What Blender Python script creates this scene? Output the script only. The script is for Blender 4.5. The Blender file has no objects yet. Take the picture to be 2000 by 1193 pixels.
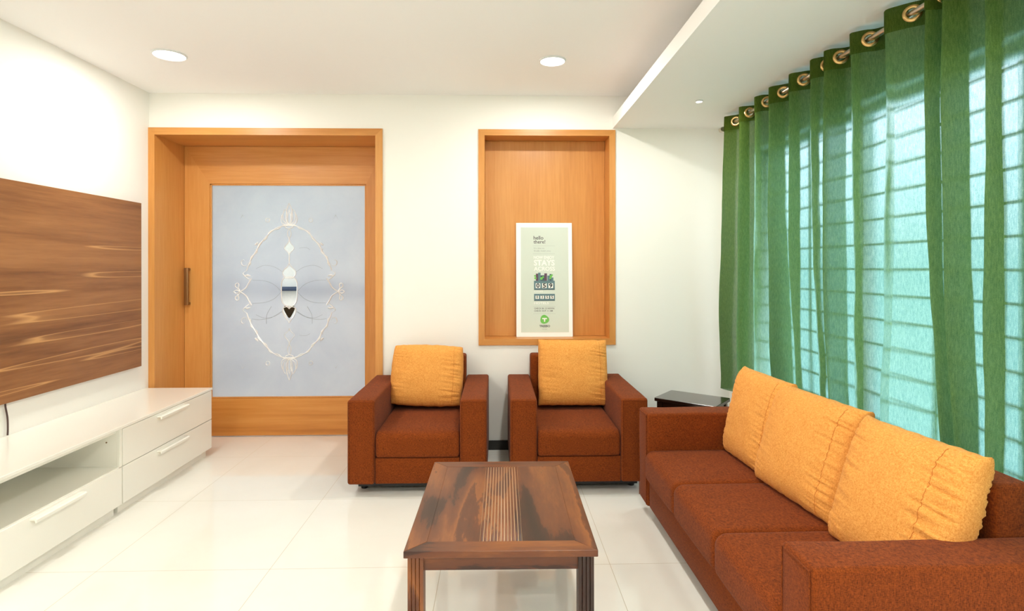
import bpy, bmesh, math, random
from mathutils import Vector, Matrix, noise
PI = math.pi
sc = bpy.context.scene
COL = sc.collection

# ------------------------------------------------------------------ camera
cam_d = bpy.data.cameras.new('camera'); cam = bpy.data.objects.new('camera', cam_d); COL.objects.link(cam)
cam.location = (0, 0, 1.4)
cam.rotation_euler = (PI/2, 0.0010, -0.0264)
cam_d.sensor_width = 36; cam_d.lens = 1112.6/2000*36; cam_d.shift_y = -75.1/2000
cam_d.clip_start = 0.02
sc.camera = cam
# ------------------------------------------------------------------ world (overcast daylight outside the windows)
SKY = 7.0
w = bpy.data.worlds.new('daylight'); sc.world = w; w.use_nodes = True
bg = w.node_tree.nodes['Background']; bg.inputs[1].default_value = SKY
_tc = w.node_tree.nodes.new('ShaderNodeTexCoord'); _sp = w.node_tree.nodes.new('ShaderNodeSeparateXYZ'); _cr = w.node_tree.nodes.new('ShaderNodeValToRGB')
w.node_tree.links.new(_tc.outputs['Generated'], _sp.inputs[0]); w.node_tree.links.new(_sp.outputs[2], _cr.inputs[0]); w.node_tree.links.new(_cr.outputs[0], bg.inputs[0])
_cr.color_ramp.elements[0].position = 0.0; _cr.color_ramp.elements[0].color = (.30, .48, .50, 1)     # hazy greenery and houses low down
_cr.color_ramp.elements[1].position = 0.22; _cr.color_ramp.elements[1].color = (.86, .90, 1.0, 1)    # bright overcast sky above
# ------------------------------------------------------------------ exposure / look
sc.view_settings.view_transform = 'Standard'; sc.view_settings.look = 'None'
sc.view_settings.exposure = 0.0; sc.view_settings.gamma = 1; sc.view_settings.use_curve_mapping = False
sc.cycles.use_denoising = True
sc.cycles.max_bounces = 10; sc.cycles.diffuse_bounces = 6; sc.cycles.transparent_max_bounces = 24
sc.cycles.sample_clamp_indirect = 8
LAMP = 20.3         # watts of each ceiling lamp
LAMPC = (1.0, 1.0, 0.94)

# ------------------------------------------------------------------ room measures
XL, XR, YB, YF = -2.626, 1.80, 4.375, -2.6
H, HS, XS = 2.718, 2.469, 0.895     # ceiling, soffit underside, soffit edge
YD = 4.77                            # plane of the sliding door

# ------------------------------------------------------------------ helpers
def lin(c):
    return tuple((x/12.92 if x <= .04045 else ((x+.055)/1.055)**2.4) for x in (c[0]/255, c[1]/255, c[2]/255)) + (1,)
class NT:
    def __init__(s, name):
        s.m = bpy.data.materials.new(name); s.m.use_nodes = True
        s.t = s.m.node_tree; s.b = s.t.nodes['Principled BSDF']; s.out = s.t.nodes['Material Output']
    def n(s, typ, **k):
        nd = s.t.nodes.new(typ)
        for a, v in k.items():
            if a in nd.inputs: nd.inputs[a].default_value = v
            else: setattr(nd, a, v)
        return nd
    def l(s, a, b): s.t.links.new(a, b)
    def p(s, **k):
        for a, v in k.items(): s.b.inputs[a.replace('_', ' ')].default_value = v
        return s
    def math(s, op, a, b=None, c=None):
        nd = s.t.nodes.new('ShaderNodeMath'); nd.operation = op
        for i, v in enumerate((a, b, c)):
            if v is None: continue
            if isinstance(v, (int, float)): nd.inputs[i].default_value = v
            else: s.l(v, nd.inputs[i])
        return nd.outputs[0]
    def coords(s, scale=(1, 1, 1), rot=(0, 0, 0), kind='Object'):
        tc = s.n('ShaderNodeTexCoord'); mp = s.n('ShaderNodeMapping')
        mp.inputs['Scale'].default_value = scale; mp.inputs['Rotation'].default_value = rot
        s.l(tc.outputs[kind], mp.inputs['Vector']); return mp.outputs[0]
    def noise(s, vec, scale, detail=3, rough=.5, dist=0):
        nd = s.n('ShaderNodeTexNoise'); nd.inputs['Scale'].default_value = scale; nd.inputs['Detail'].default_value = detail
        nd.inputs['Roughness'].default_value = rough; nd.inputs['Distortion'].default_value = dist
        s.l(vec, nd.inputs['Vector']); return nd.outputs['Fac']
    def ramp(s, fac, stops, interp='LINEAR'):
        nd = s.n('ShaderNodeValToRGB'); cr = nd.color_ramp; cr.interpolation = interp
        while len(cr.elements) < len(stops): cr.elements.new(.5)
        for e, (p, c) in zip(cr.elements, stops): e.position = p; e.color = c
        s.l(fac, nd.inputs[0]); return nd.outputs[0]
    def mix(s, fac, a, b, blend='MIX'):
        nd = s.n('ShaderNodeMix', data_type='RGBA', blend_type=blend)
        for i, v in ((0, fac), (6, a), (7, b)):
            if isinstance(v, (int, float, tuple)): nd.inputs[i].default_value = v
            else: s.l(v, nd.inputs[i])
        return nd.outputs[2]
    def bump(s, hgt, strength=.3, dist=.002):
        nd = s.n('ShaderNodeBump'); nd.inputs['Strength'].default_value = strength; nd.inputs['Distance'].default_value = dist
        s.l(hgt, nd.inputs['Height']); s.l(nd.outputs[0], s.b.inputs['Normal'])

def plain(name, c, rough=.5, metal=0, **k):
    t = NT(name); t.p(Base_Color=lin(c), Roughness=rough, Metallic=metal, **k); return t.m
def wood(name, cols, axis='Z', fine=60, rough=.35, big=2.5, coat=0.0, dist=.6):
    """straight-grained wood, grain running along axis"""
    t = NT(name)
    sl = {'X': (.05, 1, 1), 'Y': (1, .05, 1), 'Z': (1, 1, .05)}[axis]
    v = t.coords(sl)
    a = t.noise(v, big, 3, .5, dist); b = t.noise(v, fine, 4, .6)
    f = t.math('ADD', t.math('MULTIPLY', a, .62), t.math('MULTIPLY', b, .38))
    c = t.ramp(f, [(.32, lin(cols[0])), (.50, lin(cols[1])), (.68, lin(cols[2]))])
    t.l(c, t.b.inputs['Base Color']); t.p(Roughness=rough, Coat_Weight=coat, Coat_Roughness=.15)
    t.bump(b, .08, .001)
    return t.m
def fabric(name, c1, c2, scale=260, rough=.95, bumps=.35, contrast=(.35, .65)):
    t = NT(name)
    v = t.coords((1, 1, 1)); v2 = t.coords((1, 1, .25)); v3 = t.coords((.25, .25, 1))
    n1 = t.noise(v2, scale, 2, .6); n2 = t.noise(v3, scale, 2, .6); n3 = t.noise(v, 18, 3, .6)
    f = t.math('ADD', t.math('MULTIPLY', t.math('ADD', n1, n2), .46), t.math('MULTIPLY', n3, .08))
    c = t.ramp(f, [(contrast[0], lin(c1)), (contrast[1], lin(c2))])
    t.l(c, t.b.inputs['Base Color']); t.p(Roughness=rough, Sheen_Weight=.04, Sheen_Roughness=.5)
    t.b.inputs['Specular IOR Level'].default_value = .15
    t.bump(f, bumps, .002)
    return t.m

def new_obj(name, me, mat=None, parent=None):
    o = bpy.data.objects.new(name, me); COL.objects.link(o)
    if mat is not None:
        if not me.materials: me.materials.append(mat)
    if parent is not None: o.parent = parent
    return o
def mesh_obj(name, bm, mat=None, parent=None, smooth=True, ang=40):
    bmesh.ops.recalc_face_normals(bm, faces=bm.faces[:])
    me = bpy.data.meshes.new(name); bm.to_mesh(me); bm.free()
    if smooth:
        for p in me.polygons: p.use_smooth = True
        try: me.set_sharp_from_angle(angle=math.radians(ang))
        except Exception: pass
    return new_obj(name, me, mat, parent)
def tag(o, label=None, cat=None, group=None, kind=None):
    if label: o['label'] = label
    if cat: o['category'] = cat
    if group: o['group'] = group
    if kind: o['kind'] = kind
    return o
def empty(name, loc=(0, 0, 0), rz=0, **k):
    o = bpy.data.objects.new(name, None); COL.objects.link(o); o.location = loc; o.rotation_euler = (0, 0, rz)
    o.empty_display_size = .1
    return tag(o, **k)
def box(bm, x0, x1, y0, y1, z0, z1, bev=0, seg=2):
    r = bmesh.ops.create_cube(bm, size=1)
    vs = r['verts']
    for v in vs:
        v.co = Vector(((x0+x1)/2+v.co.x*(x1-x0), (y0+y1)/2+v.co.y*(y1-y0), (z0+z1)/2+v.co.z*(z1-z0)))
    if bev > 0:
        es = {e for v in vs for e in v.link_edges}
        bmesh.ops.bevel(bm, geom=list(es), offset=bev, segments=seg, profile=.5, affect='EDGES')
def B(*a, **k):
    bm = bmesh.new(); box(bm, *a, **k); return bm
def BS(boxes, bev=0):
    bm = bmesh.new()
    for b in boxes: box(bm, *b, bev=bev)
    return bm
def prism(bm, pts, axis, a0, a1):
    """polygon pts (2D) extruded along axis from a0 to a1"""
    def P(p, a):
        return {'X': (a, p[0], p[1]), 'Y': (p[0], a, p[1]), 'Z': (p[0], p[1], a)}[axis]
    v0 = [bm.verts.new(P(p, a0)) for p in pts]; v1 = [bm.verts.new(P(p, a1)) for p in pts]
    bm.faces.new(v0); bm.faces.new(v1[::-1]); n = len(pts)
    for i in range(n): bm.faces.new((v0[i], v0[(i+1) % n], v1[(i+1) % n], v1[i]))
def loft(bm, rings, caps=True, closed=True):
    R = [[bm.verts.new(p) for p in r] for r in rings]; n = len(rings[0])
    for a, b in zip(R, R[1:]):
        for i in range(n if closed else n-1):
            bm.faces.new((a[i], a[(i+1) % n], b[(i+1) % n], b[i]))
    if caps: bm.faces.new(R[0][::-1]); bm.faces.new(R[-1])
def tube(bm, pts, r, n=8, flat=1.0, cyc=False):
    """round tube along pts; r a number or a list"""
    pts = [Vector(p) for p in pts]; N = len(pts); rings = []
    up = None
    for i, p in enumerate(pts):
        a = pts[(i-1) % N] if (cyc or i > 0) else p; b = pts[(i+1) % N] if (cyc or i < N-1) else p
        t = (b-a).normalized()
        if up is None: up = Vector((0, 0, 1)) if abs(t.z) < .9 else Vector((1, 0, 0))
        s = t.cross(up).normalized(); u = s.cross(t).normalized(); up = u
        rr = r[i] if isinstance(r, (list, tuple)) else r
        rings.append([p + s*math.cos(2*PI*k/n)*rr + u*math.sin(2*PI*k/n)*rr*flat for k in range(n)])
    if cyc: rings.append(rings[0])
    R = [[bm.verts.new(p) for p in q] for q in (rings[:-1] if cyc else rings)]
    if cyc: R.append(R[0])
    for a, b in zip(R, R[1:]):
        for i in range(n): bm.faces.new((a[i], a[(i+1) % n], b[(i+1) % n], b[i]))
    if not cyc: bm.faces.new(R[0][::-1]); bm.faces.new(R[-1])
def cyl(bm, c, r, z0, z1, n=32, r2=None, axis='Z'):
    r2 = r if r2 is None else r2
    def P(a, q, z):
        x, y = math.cos(a)*q, math.sin(a)*q
        return {'Z': (c[0]+x, c[1]+y, z), 'Y': (c[0]+x, z, c[1]+y), 'X': (z, c[0]+x, c[1]+y)}[axis]
    loft(bm, [[P(2*PI*k/n, q, z) for k in range(n)] for q, z in ((r, z0), (r2, z1))])

# ------------------------------------------------------------------ materials
M = {}
M['wall'] = plain('cream wall paint', (244, 242, 235), .6)
M['ceil'] = plain('ceiling paint', (251, 250, 249), .7)
M['soffit'] = plain('soffit paint', (250, 248, 245), .7)
M['white_lac'] = plain('white lacquer', (246, 243, 232), .22, Coat_Weight=.3)
M['white_lac'].node_tree.nodes['Principled BSDF'].inputs['Coat Roughness'].default_value = .1
M['black'] = plain('black plastic', (14, 12, 12), .35)
M['skirting'] = plain('black skirting tile', (20, 17, 15), .3)
M['teak_v'] = wood('orange veneer upright grain', ((192, 124, 56), (208, 142, 70), (218, 156, 86)), 'Z', 70, .38)
M['teak_h'] = wood('orange veneer level grain', ((190, 122, 54), (208, 142, 70), (220, 158, 88)), 'X', 55, .38, 3.2)
M['teak_rail'] = wood('orange veneer streaked grain', ((170, 100, 38), (204, 134, 60), (224, 160, 84)), 'X', 26, .38, 5.0, dist=.4)
M['steel'] = plain('brushed nickel', (200, 188, 170), .28, 1)
M['bronze'] = plain('dull bronze', (150, 120, 84), .38, .9)
M['brass'] = plain('antique gold eyelet', (206, 170, 112), .3, .95)
M['brown'] = fabric('brown upholstery', (82, 32, 7), (144, 68, 21), 420, bumps=.25)
M['orange'] = fabric('mustard cushion cloth', (206, 126, 50), (244, 178, 96), 420, bumps=.3)
M['espresso'] = wood('espresso wood', ((26, 14, 10), (38, 21, 14), (52, 30, 20)), 'X', 60, .18, coat=.6)
M['rubber'] = plain('cord sheath', (74, 52, 46), .5)

def mk_floor():
    t = NT('polished cream tile')
    tc = t.n('ShaderNodeTexCoord'); sp = t.n('ShaderNodeSeparateXYZ'); t.l(tc.outputs['Object'], sp.inputs[0])
    s = .7922
    def line(v, off):
        f = t.math('FRACT', t.math('DIVIDE', t.math('SUBTRACT', v, off-40*s), s))
        d = t.math('MINIMUM', f, t.math('SUBTRACT', 1.0, f))
        return t.math('LESS_THAN', d, .0016)
    g = t.math('MAXIMUM', line(sp.outputs[0], -1.8461), line(sp.outputs[1], 2.6714))
    n = t.noise(t.coords((1, 1, 1)), 2.2, 4, .6)
    c = t.ramp(n, [(.3, lin((234, 231, 222))), (.7, lin((239, 236, 228)))])
    c = t.mix(g, c, lin((186, 174, 150)))
    t.l(c, t.b.inputs['Base Color']); t.p(Roughness=.045, IOR=1.52)
    t.l(t.math('MULTIPLY_ADD', g, .4, .05), t.b.inputs['Roughness'])
    return t.m
M['floor'] = mk_floor()

def mk_walnut():
    t = NT('walnut laminate')
    v = t.coords((1, .07, 1.0))
    a = t.noise(v, 7.5, 5, .6, .35); b = t.noise(t.coords((1, .05, 1)), 55, 4, .65)
    f = t.math('ADD', t.math('MULTIPLY', a, .7), t.math('MULTIPLY', b, .3))
    c = t.ramp(f, [(.30, lin((104, 64, 34))), (.42, lin((134, 86, 48))), (.56, lin((158, 106, 62))), (.72, lin((174, 122, 74)))])
    # long pale streaks of sapwood
    wv = t.coords((1, .022, 1.0))
    st = t.noise(wv, 17, 0, .4, 0)
    k = t.ramp(st, [(.665, (0, 0, 0, 1)), (.690, (1, 1, 1, 1)), (.700, (.2, .2, .2, 1)), (.73, (0, 0, 0, 1))])
    c = t.mix(t.math('MULTIPLY', k, .75), c, lin((222, 168, 108)))
    t.l(c, t.b.inputs['Base Color']); t.p(Roughness=.42); t.bump(b, .1, .001)
    return t.m
M['walnut'] = mk_walnut()

def mk_sheesham(name, axis, seed):
    t = NT(name)
    sc_ = {'Y': (1, .17, 1), 'X': (.17, 1, 1), 'Z': (1, 1, .15)}[axis]
    tc = t.n('ShaderNodeTexCoord'); mp = t.n('ShaderNodeMapping'); mp.inputs['Scale'].default_value = sc_; mp.inputs['Location'].default_value = (seed, seed*.7, seed*.3)
    t.l(tc.outputs['Object'], mp.inputs[0]); v = mp.outputs[0]
    a = t.noise(v, 6.0, 1.2, .4, .9); b = t.noise(v, 40, 4, .6, .3); d = t.noise(v, 160, 3, .6)
    f = t.math('ADD', t.math('MULTIPLY', a, .78), t.math('ADD', t.math('MULTIPLY', b, .16), t.math('MULTIPLY', d, .06)))
    c = t.ramp(f, [(.32, lin((34, 15, 8))), (.42, lin((58, 27, 13))), (.445, lin((92, 46, 21))), (.52, lin((106, 56, 25))), (.60, lin((136, 78, 34))), (.62, lin((92, 46, 20))), (.72, lin((64, 31, 14)))])
    t.l(c, t.b.inputs['Base Color']); t.p(Roughness=.36, Coat_Weight=.03, Coat_Roughness=.2)
    t.bump(b, .06, .001)
    return t.m
M['shee_y'] = mk_sheesham('sheesham planks', 'Y', 3.1)
M['shee_x'] = mk_sheesham('sheesham cross boards', 'X', 7.7)
M['shee_z'] = mk_sheesham('sheesham legs', 'Z', 1.3)
M['groove'] = plain('pale groove line', (214, 178, 140), .4)

def mk_curtain(name, dark=1.0, sheer=.24):
    t = NT(name)
    v = t.coords((1, 1, .12)); v2 = t.coords((1, 1, 1))
    n = t.noise(v, 330, 2, .6); n2 = t.noise(v2, 420, 2, .6)
    f = t.math('MULTIPLY', t.math('ADD', n, n2), .5)
    cd = t.ramp(f, [(.35, lin((74*dark, 88*dark, 26*dark))), (.65, lin((110*dark, 130*dark, 44*dark)))])
    ct = t.ramp(f, [(.35, lin((82*dark, 124*dark, 78*dark))), (.65, lin((122*dark, 164*dark, 120*dark)))])
    tint = t.ramp(f, [(.38, (.50, .74, .74, 1)), (.62, (.90, .98, 1.0, 1))])
    df = t.n('ShaderNodeBsdfDiffuse'); tl = t.n('ShaderNodeBsdfTranslucent'); tr = t.n('ShaderNodeBsdfTransparent')
    t.l(cd, df.inputs['Color']); t.l(ct, tl.inputs['Color']); t.l(tint, tr.inputs['Color'])
    m1 = t.n('ShaderNodeMixShader'); m1.inputs[0].default_value = .42; t.l(df.outputs[0], m1.inputs[1]); t.l(tl.outputs[0], m1.inputs[2])
    # light that passes the weave: part goes straight through, most of it is bent a little by the threads
    rf = t.n('ShaderNodeBsdfRefraction'); rf.inputs['Roughness'].default_value = .38; rf.inputs['IOR'].default_value = 1.2; t.l(tint, rf.inputs['Color'])
    m0 = t.n('ShaderNodeMixShader'); m0.inputs[0].default_value = .68; t.l(tr.outputs[0], m0.inputs[1]); t.l(rf.outputs[0], m0.inputs[2])
    m2 = t.n('ShaderNodeMixShader'); m2.inputs[0].default_value = sheer; t.l(m1.outputs[0], m2.inputs[1]); t.l(m0.outputs[0], m2.inputs[2])
    bp = t.n('ShaderNodeBump'); bp.inputs['Strength'].default_value = .3; bp.inputs['Distance'].default_value = .002
    t.l(f, bp.inputs['Height']); t.l(bp.outputs[0], df.inputs['Normal']); t.l(bp.outputs[0], tl.inputs['Normal'])
    t.l(m2.outputs[0], t.out.inputs['Surface'])
    return t.m
M['curtain'] = mk_curtain('sheer green curtain cloth', 1.0, .24)
M['heading'] = mk_curtain('doubled green curtain heading', .85, .05)

def mk_frost():
    """frosted pane; polished clear inside the centre beads"""
    t = NT('frosted etched glass')
    tc = t.n('ShaderNodeTexCoord'); sp = t.n('ShaderNodeSeparateXYZ'); t.l(tc.outputs['Object'], sp.inputs[0])
    x, z = sp.outputs[0], sp.outputs[2]
    def capsule(zc, half, r):
        dz = t.math('MAXIMUM', t.math('SUBTRACT', t.math('ABSOLUTE', t.math('SUBTRACT', z, zc)), half), 0.0)
        d = t.math('SQRT', t.math('ADD', t.math('MULTIPLY', x, x), t.math('MULTIPLY', dz, dz)))
        return t.math('LESS_THAN', d, r)
    def diamond(zc, r):
        d = t.math('ADD', t.math('MULTIPLY', t.math('ABSOLUTE', x), 1.25), t.math('ABSOLUTE', t.math('SUBTRACT', z, zc)))
        return t.math('LESS_THAN', d, r)
    m = t.math('MAXIMUM', capsule(0, .062, .062), capsule(.150, 0.006, .050))
    m = t.math('MAXIMUM', m, t.math('MAXIMUM', capsule(-.158, .004, .052), diamond(.362, .056)))
    n = t.noise(t.coords((1, 1, 1)), 3.0, 6, .65, .5)
    n2 = t.noise(t.coords((1, 1, 1)), 240, 3, .7)
    # a stippled texture patchwork
    br = t.n('ShaderNodeTexBrick'); br.inputs['Scale'].default_value = 3.2; br.inputs['Mortar Size'].default_value = .004
    mp = t.n('ShaderNodeMapping'); mp.inputs['Rotation'].default_value = (PI/2, 0, 0); t.l(tc.outputs['Object'], mp.inputs[0]); t.l(mp.outputs[0], br.inputs['Vector'])
    c = t.ramp(n, [(.3, lin((208, 210, 216))), (.7, lin((236, 236, 236)))])
    t.l(c, t.b.inputs['Base Color'])
    t.p(IOR=1.12)
    t.b.inputs['Transmission Weight'].default_value = 1.0
    rr = t.math('MULTIPLY_ADD', n, .14, .30)
    r = t.math('MULTIPLY', t.math('SUBTRACT', 1.0, m), rr)
    t.l(t.math('ADD', r, .01), t.b.inputs['Roughness'])
    h = t.math('MULTIPLY', t.math('SUBTRACT', 1.0, m), n2)
    t.bump(h, .12, .001)
    # part of the frost scatters white, so the pane keeps its pale body
    df = t.n('ShaderNodeBsdfDiffuse'); df.inputs[0].default_value = lin((196, 199, 210)); tl = t.n('ShaderNodeBsdfTranslucent'); tl.inputs[0].default_value = lin((205, 212, 232))
    a = t.n('ShaderNodeMixShader'); a.inputs[0].default_value = .45; t.l(df.outputs[0], a.inputs[1]); t.l(tl.outputs[0], a.inputs[2])
    mx = t.n('ShaderNodeMixShader'); t.l(t.math('MULTIPLY', t.math('SUBTRACT', 1.0, m), .45), mx.inputs[0])
    t.l(t.b.outputs[0], mx.inputs[1]); t.l(a.outputs[0], mx.inputs[2]); t.l(mx.outputs[0], t.out.inputs['Surface'])
    return t.m
M['frost'] = mk_frost()
M['cut'] = plain('polished glass bevel', (252, 252, 252), .22, .3)
def mk_glass(name, tint=(.92, .97, 1, 1)):
    t = NT(name); g = t.n('ShaderNodeBsdfGlossy'); g.inputs['Roughness'].default_value = .02
    tr = t.n('ShaderNodeBsdfTransparent'); tr.inputs[0].default_value = tint
    m = t.n('ShaderNodeMixShader'); m.inputs[0].default_value = .07
    t.l(tr.outputs[0], m.inputs[1]); t.l(g.outputs[0], m.inputs[2]); t.l(m.outputs[0], t.out.inputs['Surface']); return t.m
M['pane'] = mk_glass('window glass')
def emis(name, c, s):
    t = NT(name); t.p(Base_Color=(.9, .9, .9, 1)); t.b.inputs['Emission Color'].default_value = c + (1,); t.b.inputs['Emission Strength'].default_value = s; return t.m
M['led'] = emis('lit lamp diffuser', (1.0, .95, .86), 14)
M['grille'] = plain('painted steel', (96, 112, 104), .5)
M['upvc'] = plain('white window frame', (225, 228, 228), .4)

# ------------------------------------------------------------------ room shell
def struct(o, **k): return tag(o, kind='structure', **k)
T = .16
struct(mesh_obj('floor', B(XL-T, XR+T, YF-T, 7.4, -.1, 0), M['floor'], smooth=False))
struct(mesh_obj('ceiling', B(XL-T, XR+T, YF-T, 7.4, H, H+.12), M['ceil'], smooth=False))
struct(mesh_obj('wall_left', B(XL-T, XL, YF-T, YB, 0, H), M['wall'], smooth=False))
struct(mesh_obj('wall_front', B(XL, XR, YF-T, YF, 0, H), M['wall'], smooth=False))
DX0, DX1, DZ = -2.633, -.871, 2.455          # outer edge of door lining
NX0, NX1, NZ0, NZ1 = -.141, .913, .801, 2.455  # outer edge of niche lining
YW = YB + .42
e = .012
struct(mesh_obj('wall_back', BS([
    (XL-T, DX0+e, YB, YW, 0, H), (DX0+e, DX1-e, YB, YW, DZ-e, H), (DX1-e, NX0+e, YB, YW, 0, H),
    (NX0+e, NX1-e, YB, YW, 0, NZ0+e), (NX0+e, NX1-e, YB, YW, NZ1-e, H), (NX0+e, NX1-e, YB+.21, YW, NZ0+e, NZ1-e), (NX1-e, XR+T, YB, YW, 0, H)]),
    M['wall'], smooth=False))
WY0, WY1, WZ0, WZ1 = .75, 3.93, .45, 2.205     # window opening
struct(mesh_obj('wall_right', BS([
    (XR, XR+T, YF-T, WY0, 0, H), (XR, XR+T, WY1, YB, 0, H), (XR, XR+T, WY0, WY1, 0, WZ0), (XR, XR+T, WY0, WY1, WZ1, H)]),
    M['wall'], smooth=False))
struct(mesh_obj('trim_1', B(XS, XR, YF, YB, HS, HS+.087), M['soffit'], smooth=False), label='dropped ceiling band above the curtained window')
struct(mesh_obj('baseboard_back', BS([(DX1+.002, XR, YB-.012, YB, 0, .071)]), M['skirting'], smooth=False))
struct(mesh_obj('baseboard_left', BS([(XL, XL+.012, YF, YB-.02, 0, .071)]), M['skirting'], smooth=False))
struct(mesh_obj('baseboard_right', BS([(XR-.012, XR, YF, YB-.02, 0, .071)]), M['skirting'], smooth=False))

# room seen through the glass door
struct(mesh_obj('wall_hall', BS([(-3.6, -3.5, YW, 7.3, 0, 1.0), (-3.6, -3.5, YW, 7.3, 2.3, H), (-3.6, -3.5, YW, 5.0, 1.0, 2.3), (-3.6, -3.5, 6.7, 7.3, 1.0, 2.3),
    (-.62, -.5, YW, 7.3, 0, H), (-3.6, -.5, 7.3, 7.4, 0, H), (-3.6, XL-T, YB+.3, YW, 0, H)]), M['wall'], smooth=False))
struct(mesh_obj('floor_hall', B(-3.6, XL-T, YB+.3, 7.4, -.1, 0), M['floor'], smooth=False))
struct(mesh_obj('ceiling_hall', B(-3.6, XL-T, YB+.3, 7.4, H, H+.12), M['ceil'], smooth=False))

# niche lining (wood box set in the wall)
niche = struct(empty('trim_2', ((NX0+NX1)/2, YB, NZ0), label='wooden lined wall niche holding the white poster'))
ox, oz = (NX0+NX1)/2, NZ0
f = .047; NB = YB+.195
def nb(*b):
    bm = bmesh.new()
    for q in b: box(bm, q[0]-ox, q[1]-ox, q[2]-YB, q[3]-YB, q[4]-oz, q[5]-oz, bev=.0015, seg=1)
    return bm
mesh_obj('back_panel', nb((NX0+f, NX1-f, NB-.012, NB, NZ0+f, NZ1-f)), M['teak_v'], niche)
def mitre(x0, x1, z0, z1, wd, y0, y1, which):
    """one mitred board of a rectangular frame, in x-z, extruded in y"""
    o_ = {'L': [(x0, z0), (x0+wd, z0+wd), (x0+wd, z1-wd), (x0, z1)], 'R': [(x1, z0), (x1, z1), (x1-wd, z1-wd), (x1-wd, z0+wd)],
          'T': [(x0, z1), (x0+wd, z1-wd), (x1-wd, z1-wd), (x1, z1)], 'B': [(x0, z0), (x1, z0), (x1-wd, z0+wd), (x0+wd, z0+wd)]}[which]
    bm = bmesh.new(); prism(bm, o_, 'Y', y0, y1); return bm
for wch in 'LRTB':
    mesh_obj('frame_board', mitre(NX0-ox, NX1-ox, 0, NZ1-oz, f, -.012, NB-YB-.013, wch), M['teak_v'] if wch in 'LR' else M['teak_h'], niche, smooth=False)

# ------------------------------------------------------------------ sliding glass door in its deep wooden lining
dcx = (DX0+DX1)/2
door = struct(empty('door_1', (dcx, YB, 0), label='sliding wooden door with etched frosted glass in a deep wooden lining'))
jw = .054
for wch in 'LRT':
    pts = {'L': [(DX0, 0), (DX0+jw, 0), (DX0+jw, DZ-jw), (DX0, DZ)], 'R': [(DX1, 0), (DX1, DZ), (DX1-jw, DZ-jw), (DX1-jw, 0)],
           'T': [(DX0, DZ), (DX0+jw, DZ-jw), (DX1-jw, DZ-jw), (DX1, DZ)]}[wch]
    bm = bmesh.new(); prism(bm, [(p[0]-dcx, p[1]) for p in pts], 'Y', -.014, YD-YB+.06)
    mesh_obj('door_lining', bm, M['teak_v'] if wch in 'LR' else M['teak_h'], door, smooth=False)
LX0, LX1, LZ1 = DX0+jw+.003, DX1-jw-.003, DZ-jw-.002
GX0, GX1, GZ0, GZ1 = -2.371, -1.089, .315, 2.090
y0, y1 = YD-YB, YD-YB+.045
def dp(pts, mat, name, ya=y0, yb=y1):
    bm = bmesh.new(); prism(bm, [(p[0]-dcx, p[1]) for p in pts], 'Y', ya, yb); return mesh_obj(name, bm, mat, door, smooth=False)
dp([(LX0, .008), (GX0, .008), (GX0, GZ1), (LX0, LZ1)], M['teak_v'], 'stile')
dp([(LX1, .008), (LX1, LZ1), (GX1, GZ1), (GX1, .008)], M['teak_v'], 'stile')
dp([(LX0, LZ1), (GX0, GZ1), (GX1, GZ1), (LX1, LZ1)], M['teak_h'], 'rail')
dp([(GX0, .008), (GX1, .008), (GX1, GZ0), (GX0, GZ0)], M['teak_rail'], 'rail')
bz = .012
bm = bmesh.new()
for (a, b_, c, d) in ((GX0, GX0+bz, GZ0, GZ1), (GX1-bz, GX1, GZ0, GZ1), (GX0, GX1, GZ0, GZ0+bz), (GX0, GX1, GZ1-bz, GZ1)):
    box(bm, a-dcx, b_-dcx, y0+.006, y0+.02, c, d, bev=.002)
mesh_obj('glazing_bead', bm, M['teak_v'], door)
GC = (-1.728, 1.197)     # centre of the etched design
bm = bmesh.new(); box(bm, GX0-GC[0], GX1-GC[0], -.003, .003, GZ0-GC[1], GZ1-GC[1])
pane = mesh_obj('glass_pane', bm, M['frost'], door, smooth=False); pane.location = (GC[0]-dcx, y0+.022, GC[1])
# etched / bevelled glass ornament, drawn in units of metres about the centre
S = 1/731.0
def sm(pts, k=6, cyc=False):
    """Catmull-Rom smoothing of a 2D polyline"""
    n = len(pts); out = []
    rng = range(n if cyc else n-1)
    for i in rng:
        p0 = pts[(i-1) % n] if (cyc or i > 0) else pts[i]; p1 = pts[i]; p2 = pts[(i+1) % n]
        p3 = pts[(i+2) % n] if (cyc or i+2 < n) else p2
        for j in range(k):
            t = j/k
            out.append(tuple(.5*((2*b)+(-a+c)*t+(2*a-5*b+4*c-d)*t*t+(-a+3*b-3*c+d)*t**3) for a, b, c, d in zip(p0, p1, p2, p3)))
    if not cyc: out.append(pts[-1])
    return out
orn = bmesh.new()
def stroke(pts, r, cyc=False, k=5, taper=False, quad='all'):
    r = r*(1.6 if r > 2 else 1)
    q = sm(pts, k, cyc)
    sx = {'all': (1, -1), 'x': (1, -1), 'one': (1,), 'z': (1,)}[quad]; sz = {'all': (1, -1), 'x': (1,), 'one': (1,), 'z': (1, -1)}[quad]
    for a in sx:
        for b in sz:
            P = [(a*p[0]*S, -.003, b*p[1]*S) for p in q]; n = len(P)
            rr = [r*S*max(.25, math.sin(PI*min(1, (i+.6)/n))) for i in range(n)] if taper else r*S
            tube(orn, P, rr, 6, .5, cyc)
side = [(0, 402), (45, 398), (90, 378), (128, 345), (160, 308), (190, 262), (212, 226), (232, 190), (246, 158), (256, 128)]
stroke(side, 4.2)
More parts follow.
